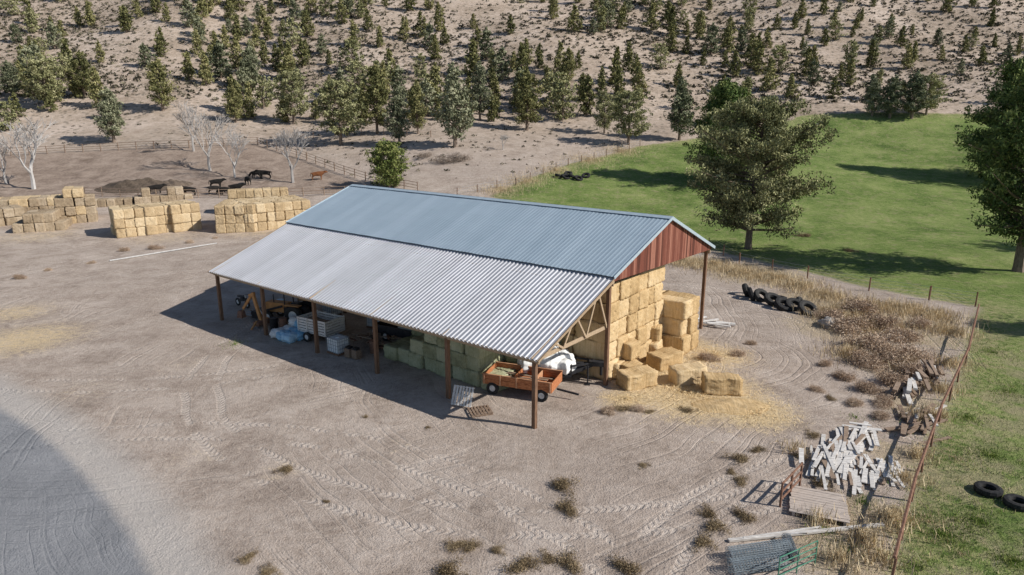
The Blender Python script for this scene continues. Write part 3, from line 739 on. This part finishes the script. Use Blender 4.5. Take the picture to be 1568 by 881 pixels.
# ------------------------------------------------------------------ tires
def tire(p,R,tilt=(0,0,1),name='old_tire'):
    mb=MB();mb.ring(p,tilt,R*.73,R*.27,R*.27,0,n=26,prof=8,tread=R*.03);return mb.obj(name,[M_tire])
pile=[]
for x,y,R,tl in((1143,452,.75,(.8,-.4,.45)),(1150,458,.75,(.9,-.2,.35)),(1166,460,.8,(.3,-.5,.7)),(1184,466,.85,(.2,-.4,.9)),(1200,474,.85,(.2,-.4,.8)),(1216,474,.8,(.1,-.4,.8)),(1236,480,.85,(.2,-.5,.8)),(1192,462,.7,(.1,.1,1)),(1226,470,.65,(.6,-.4,.5))):
    pile.append(tire(G(x,y)+Vector((0,0,R*.42)),R,tl,'tire'))
group('tire_pile',pile,G(1190,465))
for x,y,R in((1512,755,.55),(1558,775,.55)): tire(G(x,y)+Vector((0,0,.14)),R)
ps=[]
for x,y in((856,272),(866,274),(876,273),(886,276),(897,272),(870,269)): ps.append(tire(G(x,y)+Vector((0,0,.3)),.8,(random.uniform(-.5,.5),random.uniform(-.5,.5),1),'tire'))
group('tire_pile',ps,G(875,273))
# ------------------------------------------------------------------ lumber piles
def planks(name,poly_,n,mat,Lr,ang,angj,zmax,w=.16,th=.035,sp=.4):
    mb=MB();(x0,y0),(x1,y1)=poly_;a,b=G(x0,y0),G(x1,y1)
    for i in range(n):
        f=random.random();p=a.lerp(b,f)+Vector((random.gauss(0,sp),random.gauss(0,sp),0))
        p.z=.04+zmax*(i/n);l=random.uniform(*Lr);an=math.radians(random.gauss(ang,angj))
        R=Matrix.Rotation(an,3,'Z')@Matrix.Rotation(random.gauss(0,.03),3,'Y')@Matrix.Rotation(random.gauss(0,.04),3,'X')
        mb.box(p,(l,random.uniform(.7,1.5)*w,th),rot=R,mat=random.choice((0,0,0,0,0,0,0,0,0,1)))
    return mb.obj(name,[mat,M_brownw if mat==M_greyw else M_greyw])
planks('grey_plank_pile',((1258,732),(1314,670)),100,M_greyw,(.8,2.6),60,10,.26,.15,.035,.5)
planks('grey_plank_pile',((1305,742),(1365,716)),40,M_greyw,(.7,1.7),68,9,.14,.15,.035,.3)
planks('grey_plank_pile',((1308,658),(1322,662)),8,M_greyw,(1.0,1.5),-15,8,.22,.2,.035,.2)
planks('log_pile',((1390,610),(1425,565)),34,M_brownw,(1,2.6),62,12,.55,.18,.13)
planks('brown_plank_pile',((1395,665),(1425,635)),22,M_brownw,(.8,2.2),40,20,.3,.18,.06)
planks('log_pile',((1040,490),(1105,498)),22,M_greyw,(.6,2),-15,25,.25,.14,.1)
g=G(1252,778);mb=MB(Matrix.Translation(g)@Matrix.Rotation(math.radians(-22),4,'Z'))
for i in range(11): mb.box((random.gauss(0,.02),-1.0+i*.2,.2+random.gauss(0,.006)),(2.2+random.gauss(0,.04),.185,.04),mat=0)
for x in(-.95,0,.95): mb.box((x,0,.09),(.1,2.2,.17),mat=0)
mb.obj('wooden_platform',[simple('platform_wood',(.28,.23,.19),(.54,.46,.40),3,stretch=(1,7,7))],.006)
mb=MB();a=G(1194,778);b=G(1224,745)
for p in(a,a.lerp(b,.5),b): mb.cyl(p-Vector((0,0,.1)),p+Vector((0,0,1.15)),.05,.05,8,0)
for z in(.35,.7,1.1): mb.beam(a+Vector((0,0,z)),b+Vector((0,0,z)),.05,.09,0)
mb.obj('rusty_gate',[M_rust],.008)
mb=MB();a=G(1115,832)+Vector((0,0,.08));b=G(1352,806)+Vector((0,0,.08));mb.beam(a,b,.16,.09,0)
mb.beam(a+Vector((.6,.12,.02)),b.lerp(a,.4)+Vector((0,.2,.02)),.1,.08,0);mb.obj('fallen_board',[M_greyw],.006)
mb=MB();mb.cyl(G(168,401)+Vector((0,0,.1)),G(332,374)+Vector((0,0,.1)),.085,.075,10,0);mb.obj('fallen_pipe',[M_pole])
def roll(p,q,r,name='fence_wire_roll'):
    mb=MB();p=Vector(p);q=Vector(q);x=(q-p).normalized();y=Vector((0,0,1)).cross(x).normalized();z=x.cross(y)
    n=22
    for ly,rr in((0,r),(1,r*.72)):
        m=int((q-p).length/.12)
        for i in range(m+1):
            c=p.lerp(q,i/m)
            for k in range(n):
                a0=2*math.pi*k/n;a1=2*math.pi*(k+1)/n
                w1=rr*(1+.07*math.sin(a0*3+i*.2));w2=rr*(1+.07*math.sin(a1*3+i*.2))
                mb.beam(c+(y*math.cos(a0)+z*math.sin(a0))*w1,c+(y*math.cos(a1)+z*math.sin(a1))*w2,.012,.012,0)
        for k in range(n):
            a0=2*math.pi*k/n;d=(y*math.cos(a0)+z*math.sin(a0))*rr
            mb.cyl(p+d,q+d,.007,.007,4,0,False)
    return mb.obj(name,[M_mesh])
roll(G(1115,862)+Vector((0,0,.3)),G(1205,848)+Vector((0,0,.3)),.26)
roll(G(1118,882)+Vector((0,0,.3)),G(1200,868)+Vector((0,0,.3)),.28)
roll(G(1203,830)+Vector((0,0,.17)),G(1216,862)+Vector((0,0,.2)),.17)
mb=MB();a=G(1190,893);b=G(1247,866)
for z in(.25,.5,.75,1.0): mb.cyl(a+Vector((0,0,z)),b+Vector((0,0,z)),.02,.02,6,0)
for f in(0,.5,1): mb.cyl(a.lerp(b,f),a.lerp(b,f)+Vector((0,0,1.02)),.022,.022,6,0)
mb.obj('green_gate_panel',[M_green])
# ------------------------------------------------------------------ orange wagon
MW=Matrix.Translation((.62,37.2,0))@Matrix.Rotation(math.atan2(-.36,.93),4,'Z')
mb=MB(MW)
for sx in(-1.5,1.5):
    mb.cyl((sx,-.9,.38),(sx,.9,.38),.06,.06,8,1)
    for sy in(-.95,.95): mb.wheel((sx,sy,.38),(0,1,0),.38,.24,2,3)
mb.beam((-2,-.4,.55),(2,-.4,.55),.1,.12,1);mb.beam((-2,.4,.55),(2,.4,.55),.1,.12,1)
for sx in(-1.5,1.5): mb.box((sx,0,.45),(.16,1.1,.12),mat=1)
mb.box((0,0,.64),(4.2,2.0,.06),mat=0)
for k in range(2):
    z=.8+k*.26
    for sy in(-1,1): mb.box((0,sy*.99,z),(4.2,.05,.245),mat=0)
    for sx in(-1,1): mb.box((sx*2.07,0,z),(.05,1.92,.245),mat=0)
for x in(-2,-1,0,1,2):
    for sy in(-1,1): mb.box((x,sy*1.04,.92),(.09,.05,.62),mat=4)
mb.box((-.3,0,.9),(.06,1.9,.45),mat=0);mb.box((.9,0,.9),(.06,1.9,.45),mat=4)
for y in(-.99,.99): mb.box((0,y,1.22),(4.25,.09,.05),mat=4)
mb.beam((2.1,0,.5),(3.4,0,.35),.1,.1,1)
for i in range(7): mb.beam((-1.9+random.random(),-.8+i*.22,.72+random.random()*.2),(.9+random.random(),-.8+i*.22+random.gauss(0,.1),.72+random.random()*.3),.14,.04,5)
mb.obj('orange_wagon',[M_orange,M_black,M_tire,M_rim,simple('orange_trim',(.42,.20,.10),(.62,.36,.22),4),M_brownw],.008)
MG=Matrix.Translation((3.2,38.9,0))@Matrix.Rotation(math.radians(-6),4,'Z')
mb=MB(MG)
mb.box((-2.6,0,.72),(4.6,2.1,.08),mat=0)
for sy in(-1,1):
    mb.beam((-4.9,sy*.8,.62),(.4,sy*.8,.62),.12,.18,0)
    for x in(-3.4,-2.5): mb.wheel((x,sy*1.12,.38),(0,1,0),.38,.22,1,2)
    mb.beam((.0,sy*.8,.62),(1.6,sy*.25,1.15),.1,.2,0);mb.beam((.4,sy*.8,.62),(.4,sy*.8,1.3),.1,.1,0)
    mb.beam((.4,sy*.8,1.25),(1.7,sy*.25,1.3),.08,.12,0)
mb.box((1.9,0,1.2),(.9,.5,.28),mat=0);mb.cyl((2.2,0,1.2),(2.2,0,.45),.09,.09,10,0)
mb.cyl((1.4,.5,1.2),(1.4,.5,.05),.05,.05,8,0);mb.cyl((1.4,-.5,1.2),(1.4,-.5,.05),.05,.05,8,0);mb.box((1.4,-.5,.04),(.3,.3,.04),mat=0)
mb.beam((.4,-.85,1.28),(.4,.85,1.28),.1,.12,0);mb.box((.9,0,.95),(.5,.7,.4),mat=0)
o1=mb.obj('frame',[M_black,M_tire,M_rim],.008)
def lump(sx,sy,sz,seed,mat,name='bag'):
    bm=bmesh.new();bmesh.ops.create_cube(bm,size=2);bmesh.ops.subdivide_edges(bm,edges=bm.edges[:],cuts=9,use_grid_fill=True)
    rg=random.Random(seed);ph=[rg.uniform(0,6) for _ in range(6)]
    for v in bm.verts:
        p=v.co.copy();s=p.normalized();q=p*.5+s*.62
        k=1+.12*math.sin(q.x*3.1+ph[0])*math.sin(q.y*3.7+ph[1])+.06*math.sin(q.z*7+q.x*5+ph[2])+.04*math.sin(q.y*13+ph[3])+rg.gauss(0,.01)
        q=q*k;
        if q.z>.5: q.x*=1-.35*(q.z-.5);q.y*=1-.35*(q.z-.5)
        v.co=Vector((q.x*sx/2,q.y*sy/2,(q.z+1)*sz/2))
    me=bpy.data.meshes.new(name);bm.to_mesh(me);bm.free();me.materials.append(mat)
    me.polygons.foreach_set('use_smooth',[True]*len(me.polygons));return me
obs=[o1]
for x,y,z,s,sd in((-1.0,-.45,.76,1.25,1),(-.2,.4,.76,1.2,2),(-1.7,.45,.76,1.3,3),(.0,-.5,.76,.95,4),(-2.2,-.5,.76,1.0,5),(-.9,.3,1.4,1.0,6)):
    obs.append(place('bulk_bag',lump(s,s,s*.8,sd,M_white),MG@Vector((x,y,z)),sd))
group('gooseneck_trailer',obs,MG.translation)
def pallet(M,name='wooden_pallet'):
    mb=MB(M)
    for i in range(7): mb.box((-.55+i*.183,0,.13),(.11,1.1,.02),mat=0)
    for y in(-.5,0,.5): mb.box((0,y,.07),(1.2,.06,.095),mat=0)
    for i in range(4): mb.box((-.5+i*.33,0,.01),(.1,1.1,.02),mat=0)
    return mb.obj(name,[M_brownw if name=='wooden_pallet' else M_greyw])
g=G(712,625);pallet(Matrix.Translation(g+Vector((-.1,.3,.55)))@Matrix.Rotation(math.radians(-20),4,'Z')@Matrix.Rotation(math.radians(62),4,'X'),'grey_pallet')
pallet(Matrix.Translation(G(735,632))@Matrix.Rotation(.3,4,'Z'))
for k in range(4): pallet(Matrix.Translation(L(22.3,4.6,k*.15))@Matrix.Rotation(PHI+random.gauss(0,.05),4,'Z'))
def tote(p,rz):
    mb=MB(Matrix.Translation(p)@Matrix.Rotation(rz,4,'Z'))
    mb.box((0,0,.07),(1.2,1.0,.12),mat=2);mb.box((0,0,.62),(1.1,.9,.94),mat=0);mb.cyl((0,0,1.09),(0,0,1.14),.12,.12,12,0)
    for z in(.2,.45,.7,.95,1.12):
        for s in(-1,1): mb.beam((-.59,s*.49,z),(.59,s*.49,z),.02,.02,1);mb.beam((s*.59,-.49,z),(s*.59,.49,z),.02,.02,1)
    for k in range(6):
        x=-.59+k*.236
        for s in(-1,1): mb.beam((x,s*.49,.13),(x,s*.49,1.12),.02,.02,1);mb.beam((s*.59,-.49+k*.196,.13),(s*.59,-.49+k*.196,1.12),.02,.02,1)
    return mb.obj('caged_water_tote',[M_tote,M_galv,M_wood])
tote(L(17.2,.9),PHI);tote(L(19.5,6.3),PHI+.2);tote(L(18.2,6.1),PHI-.1);tote(L(24.8,6.2),PHI)
obs=[place('bag',lump(1.0,.9,.6,30+i,M_blue if i%3 else M_white),L(23.3-i%3*.75,.3+i//3*.8,.0 if i<6 else .5),i*.5) for i in range(8)]
group('blue_wrapped_bags',obs,L(22.8,.5))
mb=MB(Matrix.Translation(L(20.6,2.1))@Matrix.Rotation(PHI+.12,4,'Z'))
mb.box((0,0,.62),(2.8,1.8,.08),mat=0)
for k in range(5):
    for s in(-1,1): mb.box((0,s*.88,.78+k*.2),(2.8,.04,.15),mat=0);mb.box((s*1.38,0,.78+k*.2),(.04,1.72,.15),mat=0)
for x in(-1.35,-.45,.45,1.35):
    for s in(-1,1): mb.box((x,s*.93,1.15),(.1,.05,1.1),mat=0)
for s in(-1,1): mb.wheel((-.3,s*1.1,.36),(0,1,0),.36,.22,2,3)
for i in range(9): mb.beam((-1.2,-.7+i*.17,.9+random.random()*.5),(1.2,-.7+i*.17,.9+random.random()*.6),.12,.05,4)
mb.beam((1.4,0,.55),(2.6,0,.45),.1,.1,1);mb.cyl((-.3,-1.05,.36),(-.3,1.05,.36),.05,.05,8,1)
mb.obj('slatted_farm_trailer',[M_greyw,M_black,M_tire,M_rim,M_brownw])
mb=MB(Matrix.Translation(L(26,3.2))@Matrix.Rotation(PHI+math.pi+.35,4,'Z'))
for s in(-1,1):
    mb.wheel((-.9,s*.85,.75),(0,1,0),.75,.42,2,1);mb.wheel((1.5,s*.8,.45),(0,1,0),.45,.3,2,1)
    mb.box((-.9,s*.85,1.55),(1.3,.45,.06),mat=0)
mb.box((1.0,0,1.1),(1.9,.75,.75),mat=0);mb.box((-.6,0,.95),(1.8,.8,.5),mat=3);mb.box((-.6,0,1.35),(.6,.6,.4),mat=3)
for x in(-1.2,.05):
    for s in(-1,1): mb.beam((x,s*.55,1.3),(x,s*.55,2.55),.07,.07,3)
mb.box((-.58,0,2.58),(1.6,1.35,.08),mat=3)
mb.cyl((1.3,.2,1.4),(1.3,.2,2.1),.04,.04,8,3)
for s in(-1,1): mb.beam((.3,s*.55,1.3),(2.3,s*.55,.7),.1,.16,3)
mb.box((2.6,0,.5),(.6,1.9,.6),mat=3)
mb.obj('loader_tractor',[M_yellow,M_rim,M_tire,M_black],.02)
mb=MB(Matrix.Translation(L(27.6,.9))@Matrix.Rotation(PHI+.2,4,'Z'))
mb.beam((.9,0,.4),(.3,0,2.4),.18,.26,0);mb.beam((.3,0,2.5),(-.9,0,1.1),.14,.2,0);mb.beam((.45,0,2.5),(-.1,0,2.25),.2,.22,0)
mb.box((-1.15,0,.65),(.55,.5,.55),mat=2,taper=.7);mb.box((1.0,0,.3),(.6,1.3,.3),mat=2);mb.cyl((1.0,.15,.8),(.1,.15,2.0),.04,.04,8,1)
for s in(-1,1): mb.beam((1,s*.5,.5),(1.1,s*1.2,.05),.12,.12,0)
mb.obj('backhoe_arm',[M_yellow,M_rim,M_rust],.02)
mb=MB(Matrix.Translation(L(14.9,5.6))@Matrix.Rotation(PHI+.15,4,'Z'))
for x in(-1.7,1.7):
    for s in(-1,1): mb.wheel((x,s*.85,.4),(0,1,0),.4,.26,2,3)
mb.box((1.75,0,.85),(1.9,1.85,.55),mat=0);mb.box((1.75,0,1.18),(1.7,1.7,.12),mat=0,taper=.92)
mb.box((.2,0,.85),(1.5,1.9,.65),mat=0);mb.box((.15,0,1.48),(1.5,1.75,.62),mat=1,taper=.82);mb.box((.15,0,1.83),(1.15,1.4,.07),mat=0)
mb.box((-1.65,0,.65),(2.2,1.85,.2),mat=0)
for s in(-1,1): mb.box((-1.65,s*.9,.92),(2.2,.08,.5),mat=0)
mb.box((-2.73,0,.92),(.06,1.8,.5),mat=0);mb.box((2.75,0,.6),(.15,1.85,.2),mat=3);mb.box((-2.85,0,.55),(.15,1.8,.18),mat=3)
mb.obj('pickup_truck',[M_truck,M_glass,M_tire,M_rim],.04)
for a,b,m_ in((16.0,3.0,M_black),(15.3,2.4,M_rust),(24.0,3.0,M_blue),(24.6,1.6,M_rust),(25.2,1.2,M_black),(29.3,4.5,M_blue)):
    mb=MB();mb.cyl(L(a,b),L(a,b,.88),.29,.29,18,0);
    for z in(.02,.3,.58,.86): mb.ring(L(a,b,z),(0,0,1),.29,.02,.02,0,18,6)
    mb.obj('steel_drum',[m_])
mb=MB()
for i in range(30):
    p=L(random.uniform(14.5,18),random.uniform(2.3,4.5),random.uniform(.1,.9));d=A*random.uniform(-1.2,1.2)+B*random.uniform(-.6,.6)
    mb.beam(p-d*.6,p+d*.6,.12,.06,random.choice((0,1)))
mb.obj('scrap_lumber_heap',[M_brownw,M_rust])
mb=MB()
for i in range(24):
    p=L(random.uniform(28,30.5),random.uniform(1.5,4.5),random.uniform(.1,.8));d=A*random.uniform(-1,1)+B*random.uniform(-.8,.8)+Vector((0,0,random.uniform(-.3,.3)))
    mb.beam(p-d*.7,p+d*.7,.08,.06,random.choice((0,1)))
mb.obj('scrap_metal_heap',[M_rust,M_galv])
mb=MB()
for (a,b) in((15.9,.8),(15.3,.9)):
    mb.box(L(a,b,.35),(.5,.45,.6),PHI,0);mb.box(L(a,b,.72),(.4,.35,.12),PHI,1)
mb.obj('engine_crate',[M_brownw,M_black],.02)
mb=MB(Matrix.Translation(L(32.5,3.0))@Matrix.Rotation(PHI,4,'Z'))
for x in(-.7,.7): mb.wheel((x,0,.35),(0,1,0),.35,.14,0,1)
mb.beam((-.6,0,.5),(.6,0,.75),.18,.25,2);mb.box((-.2,0,.9),(.7,.26,.12),mat=2);mb.beam((.7,0,.35),(.45,0,1.1),.06,.06,1);mb.beam((.45,-.4,1.1),(.45,.4,1.1),.04,.04,2);mb.box((.15,0,.85),(.4,.3,.2),mat=2)
mb.obj('dirt_bike',[M_tire,M_rim,M_black],.02)
def mound(name,c,rx,ry,h,mat,seed=0):
    n=40;V=[];F=[]
    for j in range(n+1):
        for i in range(n+1):
            x=(i/n*2-1);y=(j/n*2-1);r=math.hypot(x,y)
            z=h*max(0,1-r*r)**1.3*(1+.25*math.sin(x*7+seed)*math.sin(y*6)+.1*math.sin(x*19+y*13))
            X_=c.x+x*rx;Y_=c.y+y*ry;V.append((X_,Y_,h1(X_,Y_)+z-.06))
    for j in range(n):
        for i in range(n): q=j*(n+1)+i;F.append((q,q+1,q+n+2,q+n+1))
    me=bpy.data.meshes.new(name);me.from_pydata(V,[],F);me.materials.append(mat)
    me.polygons.foreach_set('use_smooth',[True]*len(F));return place(name,me,(0,0,0))
mound('compost_mound',G(210,288),7.5,4,1.4,M_manure)
mound('compost_mound',G(262,284),4,3,.8,M_manure,2)
mound('straw_mound',G(1120,622),2.6,1.4,.28,M_bale,1)
for x,y,s in((1270,500,.9),(1285,505,.5),(1262,497,.5),(1055,492,.35),(1070,495,.3),(1062,490,.3),(1200,475,.4)):
    place('field_rock',lump(s*1.6,s*1.1,s*.8,int(x),M_rock,'rock'),G(x,y)-Vector((0,0,.08)),x)
# ------------------------------------------------------------------ cows
def cow_mesh(mat,graze=False):
    v=[(-.75,0,1.12),(-.1,0,1.02),(.55,0,1.06)];r=[.30,.38,.35]
    e=[(0,1),(1,2)]
    def ch(par,pts):
        for p,rr in pts:
            v.append(p);r.append(rr);e.append((par,len(v)-1));par=len(v)-1
        return par
    if graze: hd=ch(2,[((.95,0,.95),.2),((1.25,0,.55),.14),((1.42,0,.2),.1)])
    else: hd=ch(2,[((.92,0,1.22),.2),((1.22,0,1.38),.15),((1.6,0,1.2),.09)])
    for s in(-1,1):
        ch(2,[((.52,s*.2,.68),.14),((.55,s*.2,.36),.07),((.5,s*.2,.0),.065)])
        ch(0,[((-.62,s*.2,.72),.17),((-.88,s*.2,.46),.075),((-.8,s*.2,.0),.065)])
        ch(hd-1,[((v[hd-1][0]-.06,s*.24,v[hd-1][2]+.05),.05)])
    ch(0,[((-1.06,0,1.12),.05),((-1.13,0,.5),.035)])
    me=bpy.data.meshes.new('cow');me.from_pydata(v,e,[]);o=bpy.data.objects.new('tmp',me);COL.objects.link(o)
    o.modifiers.new('s','SKIN');sv_=me.skin_vertices[0].data
    for i,x in enumerate(r): sv_[i].radius=(x,x)
    sv_[0].use_root=True
    ss=o.modifiers.new('u','SUBSURF');ss.levels=2
    dg=bpy.context.evaluated_depsgraph_get();m2=bpy.data.meshes.new_from_object(o.evaluated_get(dg))
    bpy.data.objects.remove(o);m2.materials.clear();m2.materials.append(mat)
    m2.polygons.foreach_set('use_smooth',[True]*len(m2.polygons));return m2
cA=cow_mesh(M_cow);cB=cow_mesh(M_cow,True);cC=cow_mesh(M_cowb)
for x,y,m_,r in((332,288,cA,.1),(393,274,cB,2.9),(406,274,cA,3.3),(380,283,cB,2.2),(487,276,cC,.2),(345,300,cB,3.0),(240,297,cA,.3),(330,298,cB,.2),(290,300,cA,3.2),(362,296,cA,.1)):
    g=G(x,y);place('cow',m_,g,r,1.12)
